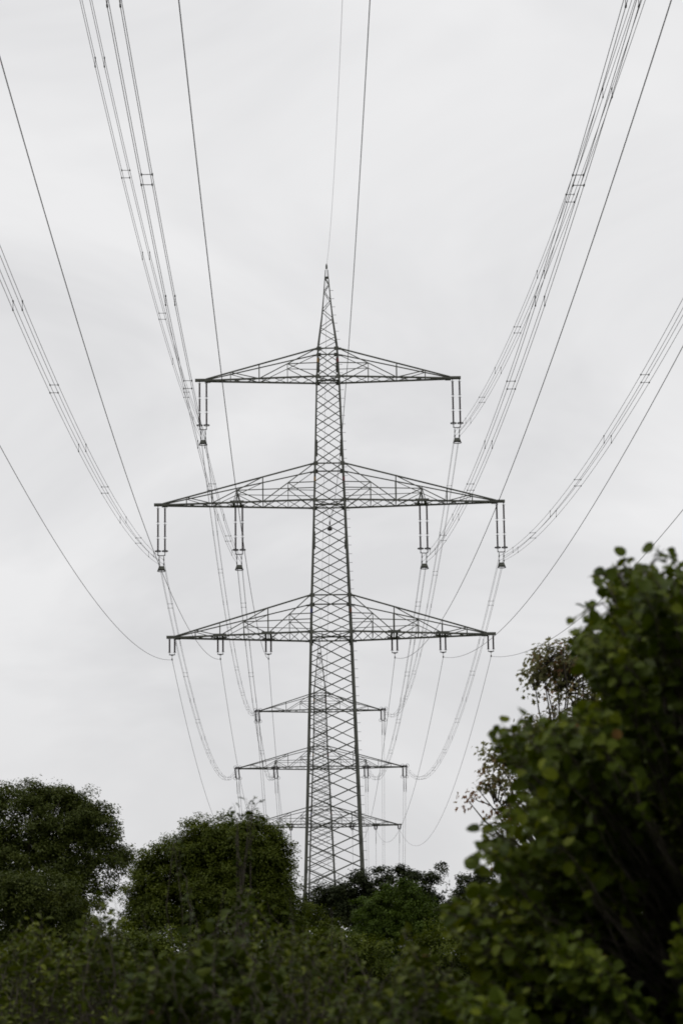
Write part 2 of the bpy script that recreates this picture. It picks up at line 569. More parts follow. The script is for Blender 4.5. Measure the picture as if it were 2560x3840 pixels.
def big_string(label, group):
    r = empty('insulator_string', (0, 0, 0))
    tag(r, label, 'insulator', group)
    for x in (-0.30, 0.30):
        for z0, z1 in ((-0.22, -1.40), (-1.66, -2.68), (-2.94, -3.98)):
            rod_obj('insulator_rod', r, x, z0, z1)
        b = MB()
        b.tube([(x, 0, 0.1), (x, 0, -4.42)], 0.04, 6)
        for z in (-0.2, -1.42, -1.64, -2.70, -2.92):
            b.bar((x - 0.15, 0, z), (x + 0.15, 0, z), 0.024)
        b.build('link_rod', M['steel'], r)
        b = MB()
        b.torus((x, 0, -4.0), 0.25, 0.25, 0.034, 24, 6)
        b.bar((x - 0.25, 0, -4.0), (x + 0.25, 0, -4.0), 0.03)
        b.build('corona_ring', M['steel'], r, True)
    b = MB()
    b.tube([(-0.30, 0, -4.05), (-0.30, 0, -4.28), (-0.27, 0, -4.36), (-0.19, 0, -4.40), (0.19, 0, -4.40), (0.27, 0, -4.36), (0.30, 0, -4.28), (0.30, 0, -4.05)], 0.04, 6)
    b.build('yoke', M['steel'], r, True)
    for x in (-0.2, 0.2):
        b = MB()
        b.tube([(x, 0, -4.40), (x, 0, -5.2)], 0.02, 6)
        for z in (-4.55, -4.66):
            b.box((x, 0, z), (0.075, 0.075, 0.07))
        for z in (-4.77, -5.17):
            b.box((x, 0, z), (0.09, 0.3, 0.1))
        b.build('clamp_hanger', M['steel'], r)
    b = MB()
    vs = []
    for z, hx, hy in ((-5.36, 0.19, 0.14), (-5.66, 0.30, 0.2)):
        vs += [(-hx, -hy, z), (hx, -hy, z), (hx, hy, z), (-hx, hy, z)]
    b.add(vs, [(0, 1, 2, 3), (7, 6, 5, 4), (0, 4, 5, 1), (1, 5, 6, 2), (2, 6, 7, 3), (3, 7, 4, 0)])
    for x in (-0.2, 0.2):
        b.bar((x, 0, -5.2), (x, 0, -5.38), 0.05)
        b.bar((x, 0, -5.36), (x * 1.65, 0, -5.75), 0.045)
    b.build('counterweight', M['paint'], r)
    b = MB()
    b.torus((0, 0, -5.76), 0.345, 0.26, 0.035, 24, 6)
    b.build('corona_ring', M['steel'], r, True)
    return r

def small_string(label, group):
    r = empty('insulator_string', (0, 0, 0))
    tag(r, label, 'insulator', group)
    for x in (-0.22, 0.22):
        rod_obj('insulator_rod', r, x, -0.16, -1.28)
        b = MB()
        b.tube([(x, 0, 0.12), (x, 0, -1.5)], 0.026, 6)
        for z in (-0.14, -1.3):
            b.bar((x - 0.14, 0, z), (x + 0.14, 0, z), 0.026)
        b.build('link_rod', M['steel'], r)
    b = MB()
    b.bar((-0.26, 0, -1.5), (0.26, 0, -1.5), 0.06)
    b.box((0, 0, -1.53), (0.24, 0.06, 0.1))
    b.build('yoke', M['steel'], r)
    b = MB()
    b.tube([(0, 0, -1.5), (0, 0, -1.95)], 0.022, 6)
    b.box((0, 0, -1.91), (0.1, 0.3, 0.11))
    b.build('clamp', M['steel'], r)
    return r

SIDE = {'T': 'top', 'M': 'middle', 'L': 'lowest'}
POS = {'TL': 'left tip of the top crossarm', 'TR': 'right tip of the top crossarm',
       'MOL': 'left tip of the middle crossarm', 'MIL': 'inner left seat of the middle crossarm',
       'MIR': 'inner right seat of the middle crossarm', 'MOR': 'right tip of the middle crossarm',
       'LL1': 'left tip of the lowest crossarm', 'LL2': 'middle left seat of the lowest crossarm',
       'LL3': 'inner left seat of the lowest crossarm', 'LR1': 'inner right seat of the lowest crossarm',
       'LR2': 'middle right seat of the lowest crossarm', 'LR3': 'right tip of the lowest crossarm'}
SPAN = {
  'TL': ((-11.881, 282.491, 83.819), (-7.327, -123.936, 49.415), 14.81, (-15.077, 584.539, 123.238), 8.73),
  'MIL': ((-8.822, 282.526, 72.617), (-4.233, -123.494, 38.327), 14.62, (-12.018, 584.58, 113.027), 8.55),
  'MOL': ((-15.478, 282.45, 72.574), (-10.49, -124.388, 38.25), 14.77, (-18.674, 584.49, 113.027), 8.36),
  'TR': ((10.108, 282.741, 83.771), (14.965, -120.752, 48.585), 16.03, (6.911, 584.836, 123.238), 9.48),
  'MIR': ((7.042, 282.706, 72.557), (11.424, -121.258, 38.703), 14.83, (3.845, 584.795, 113.027), 8.65),
  'MOR': ((13.663, 282.781, 72.577), (17.871, -120.337, 38.76), 14.52, (10.467, 584.884, 113.027), 8.68),
  'LL1': ((-14.565, 282.46, 63.986), (-10.392, -124.374, 29.775), 14.86, (-17.788, 586.502, 102.059), 7.41),
  'LL2': ((-10.457, 282.507, 63.986), (-5.566, -123.685, 29.545), 14.67, (-13.68, 586.558, 102.059), 7.03),
  'LL3': ((-6.371, 282.553, 63.962), (-1.055, -123.04, 29.999), 14.05, (-9.594, 586.613, 102.059), 7.27),
  'LR1': ((4.373, 282.676, 63.955), (10.269, -121.423, 30.086), 15.46, (1.149, 586.758, 102.059), 7.49),
  'LR2': ((8.486, 282.722, 63.954), (14.376, -120.836, 29.54), 15.14, (5.263, 586.814, 102.059), 7.49),
  'LR3': ((12.556, 282.769, 63.977), (18.178, -120.293, 29.19), 14.97, (9.333, 586.869, 102.059), 8.23),
}
EARTH = {
  'E1': ((-0.988, 282.615, 99.52), (3.626, -122.372, 65.205), 21.91, (-4.258, 587.685, 136.72), 7.00),
  'E2': ((-1.023, 282.614, 75.871), (3.67, -122.365, 41.551), 17.01, (-4.258, 587.685, 113.037), 7.00),
}
big = ('TL', 'TR', 'MOL', 'MIL', 'MIR', 'MOR')
small = ('LL1', 'LL2', 'LL3', 'LR1', 'LR2', 'LR3')

proto = None
for k in big:
    a = SPAN[k][0]
    lab = 'long ringed insulator, ' + POS[k].replace('crossarm', 'arm') + ', front pylon'
    if proto is None:
        proto = o = big_string(lab, 'long insulators of the front pylon')
    else:
        o = copy_thing(proto)
        o['label'] = lab
    o.location = (a[0], a[1], a[2] + 4.97)
    o.rotation_euler = (0, 0, NEAR_RZ)
proto_s = None
for k in small:
    a = SPAN[k][0]
    lab = 'short hanging insulator, ' + POS[k].replace('crossarm', 'arm') + ', front pylon'
    if proto_s is None:
        proto_s = o = small_string(lab, 'short insulators of the front pylon')
    else:
        o = copy_thing(proto_s)
        o['label'] = lab
    o.location = (a[0], a[1], a[2] + 1.93)
    o.rotation_euler = (0, 0, NEAR_RZ)

# the earth wire's own hanger under the middle crossarm
def earth_clamp(P, up, label):
    r = empty('earth_wire_clamp', P)
    tag(r, label, 'wire clamp')
    b = MB()
    for s in (-1, 1):
        b.tube([(s * 0.62, 0, up), (0, 0, 0.62)], 0.02, 6)
    b.tube([(0, 0, 0.65), (0, 0, -0.6)], 0.022, 6)
    b.build('hanger', M['steel'], r)
    b = MB()
    b.box((0, 0, 0.0), (0.12, 0.42, 0.2))
    b.build('clamp', M['steel'], r)
    b = MB()
    b.tube([(0, 0, -0.35), (0, 0, -0.39), (0, 0, -0.6), (0, 0, -0.64)], [0.17, 0.21, 0.21, 0.15], 12)
    b.build('counterweight', M['steel'], r)
earth_clamp(EARTH['E2'][0], 1.75, 'small wire clamp with round weight hanging inside the front pylon under its middle crossarm')

# ------------------------------------------------------------------ the wires
def cat_pts(a, b, s, n, t0=0.0, t1=1.0):
    ts = np.linspace(t0, t1, n)
    a, b = np.array(a), np.array(b)
    p = a + (b - a) * ts[:, None]
    p[:, 2] -= 4 * s * ts * (1 - ts)
    return p

def bundle(name, label, group, path, rad, spacers, half=0.2, htype0=0):
    """four parallel wires kept apart by spacers; path: the line of their middle"""
    path = np.array(path)
    o = Vector(path[0])
    r = empty(name, o)
    tag(r, label, 'power line', group)
    d = path[-1] - path[0]
    side = np.array((d[1], -d[0], 0)) / math.hypot(d[0], d[1])
    if side[0] < 0:
        side = -side
    up = np.array((0, 0, 1.0))
    loc = path - path[0]
    for sx in (-1, 1):
        for sz in (-1, 1):
            b = MB()
            b.tube(loc + side * (half * sx) + up * (half * sz), rad, 5)
            b.build('wire', M['wire'], r, True)
    L = np.concatenate([[0], np.cumsum(np.linalg.norm(np.diff(loc, axis=0), axis=1))])
    for k, x in enumerate(spacers):
        if x > L[-1] - 3:
            break
        c = np.array([np.interp(x, L, loc[:, i]) for i in range(3)])
        corner = lambda sx, sz: c + side * (half * sx) + up * (half * sz)
        if (k + htype0) % 2:
            prs = [((-1, 1), (1, 1)), ((-1, -1), (1, -1))]
        else:
            prs = [((-1, 1), (-1, -1)), ((1, 1), (1, -1))]
        tn = d / np.linalg.norm(d)
        for p, q in prs:
            b = MB()
            b.bar(corner(*p), corner(*q), 0.022)
            for e in (p, q):
                b.bar(corner(*e) - tn * 0.09, corner(*e) + tn * 0.09, 0.055)
            b.build('spacer', M['steel'], r)
    return r

near_sp = [19.7 + 21.2 * k for k in range(19)]
far_sp = [18.2 + 18.7 * k for k in range(16)]
for k in big:
    a, b_, s, bf, sf = SPAN[k]
    bundle('conductor_bundle', 'four bundled wires overhead, from the ' + POS[k].replace('crossarm', 'arm') + ', front pylon',
           'wire bundles passing overhead', cat_pts(a, b_, s, 110), 0.0125, near_sp)
    bundle('conductor_bundle', 'four bundled wires between the pylons, from the ' + POS[k].replace('crossarm', 'arm'),
           'wire bundles between the two pylons', cat_pts(a, bf, sf, 90), 0.0135, far_sp, htype0=1)

def single(name, label, cat, group, pts, rad):
    pts = np.array(pts)
    b = MB()
    b.tube(pts - pts[0], rad, 6)
    o = b.build(name, M['wire'], None, True)
    o.location = pts[0]
    return tag(o, label, cat, group)

for k in small:
    a, b_, s, bf, sf = SPAN[k]
    single('power_wire', 'single wire overhead, from the ' + POS[k].replace('crossarm', 'arm') + ', front pylon', 'power line',
           'single wires passing overhead', cat_pts(a, b_, s, 110), 0.0148)
    single('power_wire', 'single wire between the pylons, from the ' + POS[k].replace('crossarm', 'arm'), 'power line',
           'single wires between the two pylons', cat_pts(a, bf, sf, 80), 0.0175)
a, b_, s, bf, sf = EARTH['E1']
single('earth_wire', 'thin earth wire running towards the viewer from the very tip of the front pylon', 'power line', 'earth wires', cat_pts(a, b_, s, 100), 0.0095)
single('earth_wire', 'thin earth wire running from the front pylon tip down to the far pylon tip', 'power line', 'earth wires', cat_pts(a, bf, sf, 80), 0.010)
a, b_, s, bf, sf = EARTH['E2']
single('earth_wire', 'earth wire crossing the front pylon body from its middle arm up towards the viewer', 'power line', 'earth wires', cat_pts(a, b_, s, 100), 0.0155)
single('earth_wire', 'earth wire hanging straight down inside the front pylon body towards the far pylon', 'power line', 'earth wires', cat_pts(a, bf, sf, 80), 0.013)

# ------------------------------------------------------------------ strain insulators, jumpers and outgoing wires of the far pylon
def strain_string(label, group, L, half, rings, seg):
    r = empty('strain_insulator', (0, 0, 0))
    tag(r, label, 'insulator', group)
    for x in (-half, half):
        n = seg
        for i in range(n):
            z0 = -0.2 - (L - 0.75) * i / n
            z1 = -0.2 - (L - 0.75) * (i + 0.88) / n
            rod_obj('insulator_rod', r, x, z0, z1, r0=0.085, r1=0.12, pitch=0.13)
        b = MB()
        b.tube([(x, 0, 0), (x, 0, -L + 0.35)], 0.03, 6)
        b.build('link_rod', M['steel'], r)
        if rings:
            b = MB()
            b.torus((x * 1.25, 0, -L + 0.55), 0.3, 0.3, 0.03, 18, 6)
            b.build('corona_ring', M['steel'], r, True)
    b = MB()
    b.bar((-half - 0.03, 0, -L + 0.35), (half + 0.03, 0, -L + 0.35), 0.08)
    if rings:
        for x in (-0.2, 0.2):
            b.bar((x, 0, -L + 0.35), (x, 0, -L), 0.05)
    else:
        b.bar((0, 0, -L + 0.35), (0, 0, -L), 0.05)
    b.build('yoke', M['steel'], r)
    return r

def aim(o, p, d):
    """hang the string from p along d, its own x axis kept level"""
    d = Vector(d).normalized()
    z = -d
    x = Vector((0, 1, 0)).cross(z)
    x = Vector((1, 0, 0)) - z * Vector((1, 0, 0)).dot(z)
    x.normalize()
    y = z.cross(x)
    o.matrix_world = Matrix.Translation(p) @ Matrix((x, y, z)).transposed().to_4x4()

OUT = Vector((0.012, 1.0, -0.29))
def out_path(p0, n=46, L=250.0):
    return [(p0[0] + 0.006 * y, p0[1] + y, p0[2] - 0.29 * y + 0.00052 * y * y) for y in np.linspace(0, L, n)]

fU = {'TL': -11.05, 'TR': 11.05, 'MOL': -14.7, 'MIL': -7.95, 'MIR': 7.95, 'MOR': 14.7,
      'LL1': -13.6, 'LL2': -9.47, 'LL3': -5.36, 'LR1': 5.36, 'LR2': 9.47, 'LR3': 13.6}
fH = {'T': 20.48, 'M': 10.27, 'L': 0.0}
protos = {}
for k in big + small:
    isbig = k in big
    P0 = wpt(FAR_LOC, FAR_RZ, fU[k], 0.0, fH[k[0]] - 0.05)
    wire_end = Vector(SPAN[k][3])
    word = POS[k].replace('crossarm', 'arm')
    L = 3.0 if isbig else 1.5
    key = ('in', isbig)
    lab = 'strain insulator facing the viewer, ' + word + ', far pylon'
    if key not in protos:
        L = (wire_end - P0).length
        protos[key] = o = strain_string(lab, 'near strain insulators of the far pylon', L, 0.33 if isbig else 0.2, isbig, 3 if isbig else 1)
    else:
        o = copy_thing(protos[key])
        o['label'] = lab
    aim(o, P0, wire_end - P0)
    Lo = 4.2 if isbig else 2.0
    d = OUT.normalized()
    key = ('out', isbig)
    lab = 'strain insulator behind the ' + word + ', far pylon'
    if key not in protos:
        protos[key] = o = strain_string(lab, 'rear strain insulators of the far pylon', Lo, 0.31 if isbig else 0.2, isbig, 3 if isbig else 1)
    else:
        o = copy_thing(protos[key])
        o['label'] = lab
    aim(o, P0, d)
    oe = P0 + d * Lo
    # jumper: the slack loop that carries the current under the arm
    ja, jb = wire_end, oe
    ts = np.linspace(0, 1, 18)
    sag = 3.4 if isbig else 2.4
    jp = [tuple(ja.lerp(jb, float(t)) - Vector((0, 0, sag * (1 - (2 * t - 1) ** 2) ** 0.8 if 0 < t < 1 else 0))) for t in ts]
    if isbig:
        r = empty('jumper_loop', jp[0])
        tag(r, 'slack jumper wires under the ' + word + ', far pylon', 'jumper loop', 'jumper loops of the far pylon')
        base = np.array(jp) - np.array(jp[0])
        for sx in (-0.2, 0.2):
            for sz in (-0.1, 0.1):
                b = MB()
                b.tube(base + np.array((sx, 0, sz)), 0.024, 5)
                b.build('wire', M['wire'], r, True)
        bundle('conductor_bundle', 'four wires falling away behind the far pylon, ' + word, 'wire bundles beyond the far pylon', out_path(oe), 0.017, [30 + 22 * i for i in range(9)])
    else:
        single('jumper_loop', 'slack jumper wire under the ' + word + ', far pylon', 'jumper loop', 'jumper loops of the far pylon', jp, 0.02)
        single('power_wire', 'single wire falling away behind the far pylon, ' + word, 'power line', 'single wires beyond the far pylon', out_path(oe), 0.02)
single('earth_wire', 'earth wire dropping away behind the far pylon from its tip', 'power line', 'earth wires', out_path(EARTH['E1'][3]), 0.012)

# ------------------------------------------------------------------ foliage
rng = np.random.default_rng(7)
def reseed(text, k=0):
    """every plant grows from its own seed"""
    global rng
    rng = np.random.default_rng(zlib.crc32(text.encode()) + k)
LEAF = {
    'diamond': (np.array([(0, 0, 0), (0.45, 0.5, 0.12), (1, 0, -0.12), (0.45, -0.5, 0.12)]), [(0, 1, 2, 3)]),
    'oval': (np.array([(0, 0, 0), (0.3, 0.46, 0.13), (0.68, 0.4, 0.08), (1, 0, -0.16), (0.68, -0.4, 0.08), (0.3, -0.46, 0.13), (0.5, 0, 0.0)]),
             [(0, 6, 1), (1, 6, 2), (2, 6, 3), (3, 6, 4), (4, 6, 5), (5, 6, 0)]),
    'round': (np.array([(0, 0, 0), (0.06, 0.34, 0.06), (0.34, 0.54, 0.1), (0.68, 0.47, 0.04), (0.88, 0.22, -0.04), (1.0, 0, -0.16),
                        (0.88, -0.22, -0.04), (0.68, -0.47, 0.04), (0.34, -0.54, 0.1), (0.06, -0.34, 0.06), (0.45, 0, -0.03)]),
              [(0, 10, 1), (1, 10, 2), (2, 10, 3), (3, 10, 4), (4, 10, 5), (5, 10, 6), (6, 10, 7), (7, 10, 8), (8, 10, 9), (9, 10, 0)]),
    'maple': (np.array([(0, 0, 0), (0.12, 0.5, 0.05), (0.3, 0.22, 0.02), (0.62, 0.52, 0.02), (0.6, 0.18, 0), (1.0, 0, -0.12),
                        (0.6, -0.18, 0), (0.62, -0.52, 0.02), (0.3, -0.22, 0.02), (0.12, -0.5, 0.05)]),
              [(0, 2, 1), (0, 4, 2), (2, 4, 3), (0, 6, 4), (4, 6, 5), (0, 8, 6), (6, 8, 7), (0, 9, 8)]),
}

def leaves(name, pos, nrm, direc, size, wid, tint, shape, material, parent):
    """pos, nrm, direc: (N,3); size: (N,) length; wid: width / length"""
    tv, tf = LEAF[shape]
    N = len(pos)
    n = nrm / np.linalg.norm(nrm, axis=1, keepdims=True)
    t = direc - n * (direc * n).sum(1, keepdims=True)
    t /= np.linalg.norm(t, axis=1, keepdims=True) + 1e-9
    b = np.cross(n, t)
    V = (pos[:, None, :] + size[:, None, None] * (tv[None, :, 0:1] * t[:, None, :] + wid * tv[None, :, 1:2] * b[:, None, :] + tv[None, :, 2:3] * n[:, None, :]))
    k = len(tv)
    V = V.reshape(-1, 3).astype(np.float32)
    me = bpy.data.meshes.new(name)
    me.vertices.add(len(V))
    me.vertices.foreach_set('co', V.ravel())
    ln = len(tf[0])
    F = np.array(tf)
    idx = (np.arange(N)[:, None, None] * k + F[None]).reshape(-1).astype(np.int32)
    me.loops.add(len(idx))
    me.loops.foreach_set('vertex_index', idx)
    nf = N * len(tf)
    me.polygons.add(nf)
    me.polygons.foreach_set('loop_start', (np.arange(nf) * ln).astype(np.int32))
    me.polygons.foreach_set('loop_total', np.full(nf, ln, np.int32))
    at_ = me.attributes.new('tint', 'FLOAT', 'POINT')
    at_.data.foreach_set('value', np.repeat(tint, k).astype(np.float32))
    me.materials.append(material)
    me.update(calc_edges=True)
    return link(name, me, parent)

def unit(n):
    v = rng.normal(size=(n, 3))
    return v / np.linalg.norm(v, axis=1, keepdims=True)

def curve(p, q, sag, n=6, wob=0.05):
    p, q = Vector(p), Vector(q)
    L = (q - p).length
    out_ = []
    off = Vector((0, 0, 0))
    for i in range(n):
        t = i / (n - 1)
        if 0 < i < n - 1:
            off = Vector(rng.normal(size=3)) * wob * L
        else:
            off = Vector((0, 0, 0))
        out_.append(p.lerp(q, t) + off + Vector((0, 0, sag * L * math.sin(math.pi * t))))
    return out_

def lobe_tree(name, label, cat, group, lobes, D, base_px, matl, nclump, per, rc, leaf, wid, shape='diamond', trunk_r=0.2, shell=0.5,
              depth=1.0, up=0.7, nlimb=14, twigs=0, tint_sd=0.22, squash=0.75, part=('trunk', 'crown'), bough=0.8, bz=0.8):
    """lobes: (px, py, rx, ry, weight) as the crown shows from the road; each is a full ellipsoid as deep as it is wide"""
    reseed(label, 5)
    s = F_PX * 1.03 / D
    root_p = at(base_px, 3900, D)
    root_p.z = ground(root_p.x, D)
    r = empty(name, root_p)
    tag(r, label, cat, group)
    rp = np.array(root_p)
    L = []
    for q in lobes:
        px, py, rx, ry = q[:4]
        wt = q[4] if len(q) > 4 else 1.0
        dy = q[5] if len(q) > 5 else 0.0
        c = np.array(at(px, py, D + dy)) - rp
        rad = np.array((rx / s, 0.5 * (rx + ry) / s * depth, ry / s))
        L.append((c, rad, wt * (rad[0] * rad[1] * rad[2]) ** 0.72))
    wts = np.array([l[2] for l in L])
    wts /= wts.sum()
    nb = max(8, nclump // 5)
    ids = rng.choice(len(L), nb, p=wts)
    C = np.array([l[0] for l in L])[ids]
    RR = np.array([l[1] for l in L])[ids]
    u = unit(nb)
    u[:, 2] = np.where((u[:, 2] < -0.25) & (rng.random(nb) < 0.5), -u[:, 2], u[:, 2])
    rad = (shell + (1 - shell) * rng.random(nb)) ** 0.8
    rad *= 1 + 0.09 * rng.normal(size=nb)
    bc = C + u * RR * rad[:, None]
    bs = bough * (0.6 + 0.8 * rng.random(nb))
    btint = rng.normal(0, tint_sd, nb)
    bi = rng.integers(0, nb, nclump)
    # leaf clumps sit on the upper, outer side of their bough
    cu = unit(nclump) + u[bi] * 0.55 + np.array((0, 0, 0.45))
    cu /= np.linalg.norm(cu, axis=1, keepdims=True)
    cen = bc[bi] + cu * bs[bi][:, None] * np.array((1, 1, bz)) * (0.55 + 0.45 * rng.random(nclump))[:, None]
    cen[:, 2] = np.maximum(cen[:, 2], 0.2 + 0.6 * rng.random(nclump))
    outw = cu
    ctint = btint[bi] + rng.normal(0, tint_sd * 0.5, nclump)
    csz = rc * (0.6 + 0.8 * rng.random(nclump))
    ci = np.repeat(np.arange(nclump), per)
    n = len(ci)
    g = np.clip(rng.normal(size=(n, 3)), -1.5, 1.5) * np.array((1, 1, squash)) * 0.55
    pos = cen[ci] + g * csz[ci][:, None]
    nrm = outw[ci] * 0.65 + np.array((0, 0, up)) + rng.normal(size=(n, 3)) * 0.36
    dr = g + rng.normal(size=(n, 3)) * 0.4 + np.array((0, 0, -0.25))
    size = leaf * (0.65 + 0.7 * rng.random(n))
    tint = np.clip(0.45 + ctint[ci] + rng.normal(0, 0.11, n), 0, 1)
    # trunk and limbs
    tb = MB()
    top = np.average(np.array([l[0] for l in L]), axis=0, weights=wts)
    fork = Vector((top[0] * 0.5, top[1] * 0.5, top[2] * 0.55))
    tb.tube(curve((0, 0, -0.3), fork, 0, 6, 0.02), np.linspace(trunk_r, trunk_r * 0.6, 6), 10)
    for i in rng.choice(nclump, min(nlimb, nclump), replace=False):
        tb.tube(curve(fork, cen[i], 0.06, 7, 0.012), np.linspace(trunk_r * 0.42, trunk_r * 0.07, 7), 6)
    if twigs:
        for i in rng.choice(nclump, min(twigs, nclump), replace=False):
            k = int(np.argmin(np.linalg.norm(np.array([l[0] for l in L]) - cen[i], axis=1)))
            p = Vector(L[k][0]) * 0.75 + Vector(cen[i]) * 0.25 - Vector((0, 0, 0.3 * L[k][1][2]))
            tb.tube(curve(p, cen[i], 0.03, 6, 0.02), np.linspace(trunk_r * 0.14, trunk_r * 0.04, 6), 5)
    tb.build(part[0], M['bark'], r, True)
    leaves(part[1], pos, nrm, dr, size, wid, tint, shape, matl, r)
    return r

# far trees, back to front
lobe_tree('tree', 'dark ragged tree below the right leg of the tall pylon', 'tree', 'trees on the slope',
          [(1225, 3420, 95, 85), (1320, 3370, 70, 80, .8), (1365, 3320, 40, 48), (1435, 3315, 36, 62), (1490, 3320, 50, 55), (1560, 3330, 60, 58), (1610, 3330, 40, 60), (1648, 3300, 22, 48), (1400, 3480, 260, 105, 1.2), (1560, 3430, 130, 110), (1290, 3430, 120, 95, .9), (1450, 3400, 130, 85, .8)],
          228, 1420, M['leaf_dark'], 2300, 34, 0.26, 0.15, 0.62, bough=0.5, bz=1.3, trunk_r=0.28, shell=0.45, tint_sd=0.2)
lobe_tree('tree', 'small dark tree between the ragged dark tree and the big-leaved hazel', 'tree', 'trees on the slope',
          [(1760, 3390, 85, 95), (1810, 3330, 50, 60), (1720, 3460, 90, 90), (1850, 3400, 90, 110)],
          245, 1770, M['leaf_dark'], 900, 30, 0.26, 0.15, 0.6, bough=0.5, bz=1.2, trunk_r=0.22, shell=0.35)
lobe_tree('tree', 'tall round-topped tree at the left edge, its crown paler on top', 'tree', 'trees on the slope',
          [(120, 3120, 250, 165, 1.2), (235, 3095, 150, 135), (335, 3165, 98, 140), (385, 3250, 92, 115), (445, 3285, 52, 60, .7), (30, 3330, 330, 200), (220, 3360, 130, 110, .7), (-250, 3200, 300, 240, .6)],
          190, 60, M['leaf_left'], 4600, 38, 0.36, 0.135, 0.62, bough=0.8, trunk_r=0.35, shell=0.6, tint_sd=0.13)
lobe_tree('tree', 'low dark tree under the round-topped tree at the left edge', 'tree', 'trees on the slope',
          [(90, 3440, 270, 160, 1.3), (270, 3475, 120, 95, .9), (-150, 3450, 200, 180, .6), (130, 3620, 330, 160)],
          150, 80, M['leaf_left'], 2000, 36, 0.3, 0.12, 0.6, bough=0.6, trunk_r=0.2, shell=0.5)
lobe_tree('tree', 'broad leafy green tree left of the tall pylon, sky showing through its edges', 'tree', 'trees on the slope',
          [(800, 3225, 165, 140, 1.1), (945, 3205, 128, 128), (645, 3275, 120, 120), (1010, 3330, 100, 120), (575, 3400, 95, 90, .7), (520, 3490, 60, 80, .2), (1050, 3400, 70, 90), (820, 3420, 270, 180), (640, 3520, 180, 130), (900, 3510, 230, 120), (1060, 3480, 80, 90), (880, 3240, 190, 130, 1.0), (1000, 3260, 85, 100, .8), (760, 3300, 190, 150, .8), (565, 3320, 75, 90, .9), (540, 3420, 75, 80, .6)],
          140, 800, M['leaf_mid'], 6400, 36, 0.25, 0.098, 0.6, bough=0.5, trunk_r=0.25, shell=0.5, tint_sd=0.13)
lobe_tree('tree', 'small bushy tree at the left foot of the tall pylon', 'tree', 'trees on the slope',
          [(1165, 3450, 55, 60), (1130, 3520, 90, 80), (1210, 3530, 80, 70)],
          180, 1165, M['leaf_mid'], 420, 30, 0.25, 0.11, 0.6, bough=0.5, trunk_r=0.12, shell=0.4)
lobe_tree('tree', 'smooth rounded green tree in front of the ragged dark tree', 'tree', 'trees on the slope',
          [(1490, 3425, 120, 105), (1400, 3500, 90, 130), (1590, 3480, 80, 110), (1520, 3570, 150, 170), (1450, 3720, 220, 170)],
          165, 1470, M['leaf_round'], 2800, 34, 0.22, 0.10, 0.6, bough=0.4, trunk_r=0.2, shell=0.6, tint_sd=0.12)
lobe_tree('maple_tree', 'airy maple with small reddish leaves, standing behind the big-leaved hazel', 'tree', None,
          [(2110, 2550, 130, 135, 1.5), (1995, 2575, 68, 75, 1.1), (2060, 2720, 130, 90, .8), (2030, 2490, 40, 50, .5), (1920, 2850, 95, 100, .8), (1860, 2990, 85, 110, .9), (2300, 2700, 230, 260, 1), (1890, 3150, 90, 130, 1), (2150, 2950, 250, 300, .7)],
          55, 2180, M['leaf_maple'], 760, 13, 0.13, 0.075, 0.95, bough=0.34, shape='maple', trunk_r=0.10, shell=0.2, nlimb=60, twigs=330, up=0.4, squash=1.0)

for (px, py, rx, ry, D_, lab) in (
        (520, 3640, 170, 120, 75, 'low dark bush filling the gap between the two broad trees'),
        (120, 3720, 280, 150, 80, 'low dark bush behind the pale green shrub in the corner'),
        (900, 3700, 250, 140, 70, 'low dark bush under the broad leafy green tree'),
        (1270, 3640, 190, 130, 85, 'low dark bush between the foot of the tall pylon and the rounded tree'),
        (1730, 3620, 190, 150, 90, 'low dark bush behind the lower left edge of the hazel')):
    lobe_tree('bush', lab, 'bush', 'low bushes under the trees',
              [(px, py, rx, ry), (px - rx * 0.6, py + ry * 0.5, rx * 0.6, ry * 0.7), (px + rx * 0.6, py + ry * 0.5, rx * 0.6, ry * 0.7)],
              D_, px, M['leaf_mid'], 900, 34, 0.2, 0.075, 0.6, bough=0.35, trunk_r=0.08, shell=0.5, part=('stems', 'foliage'))

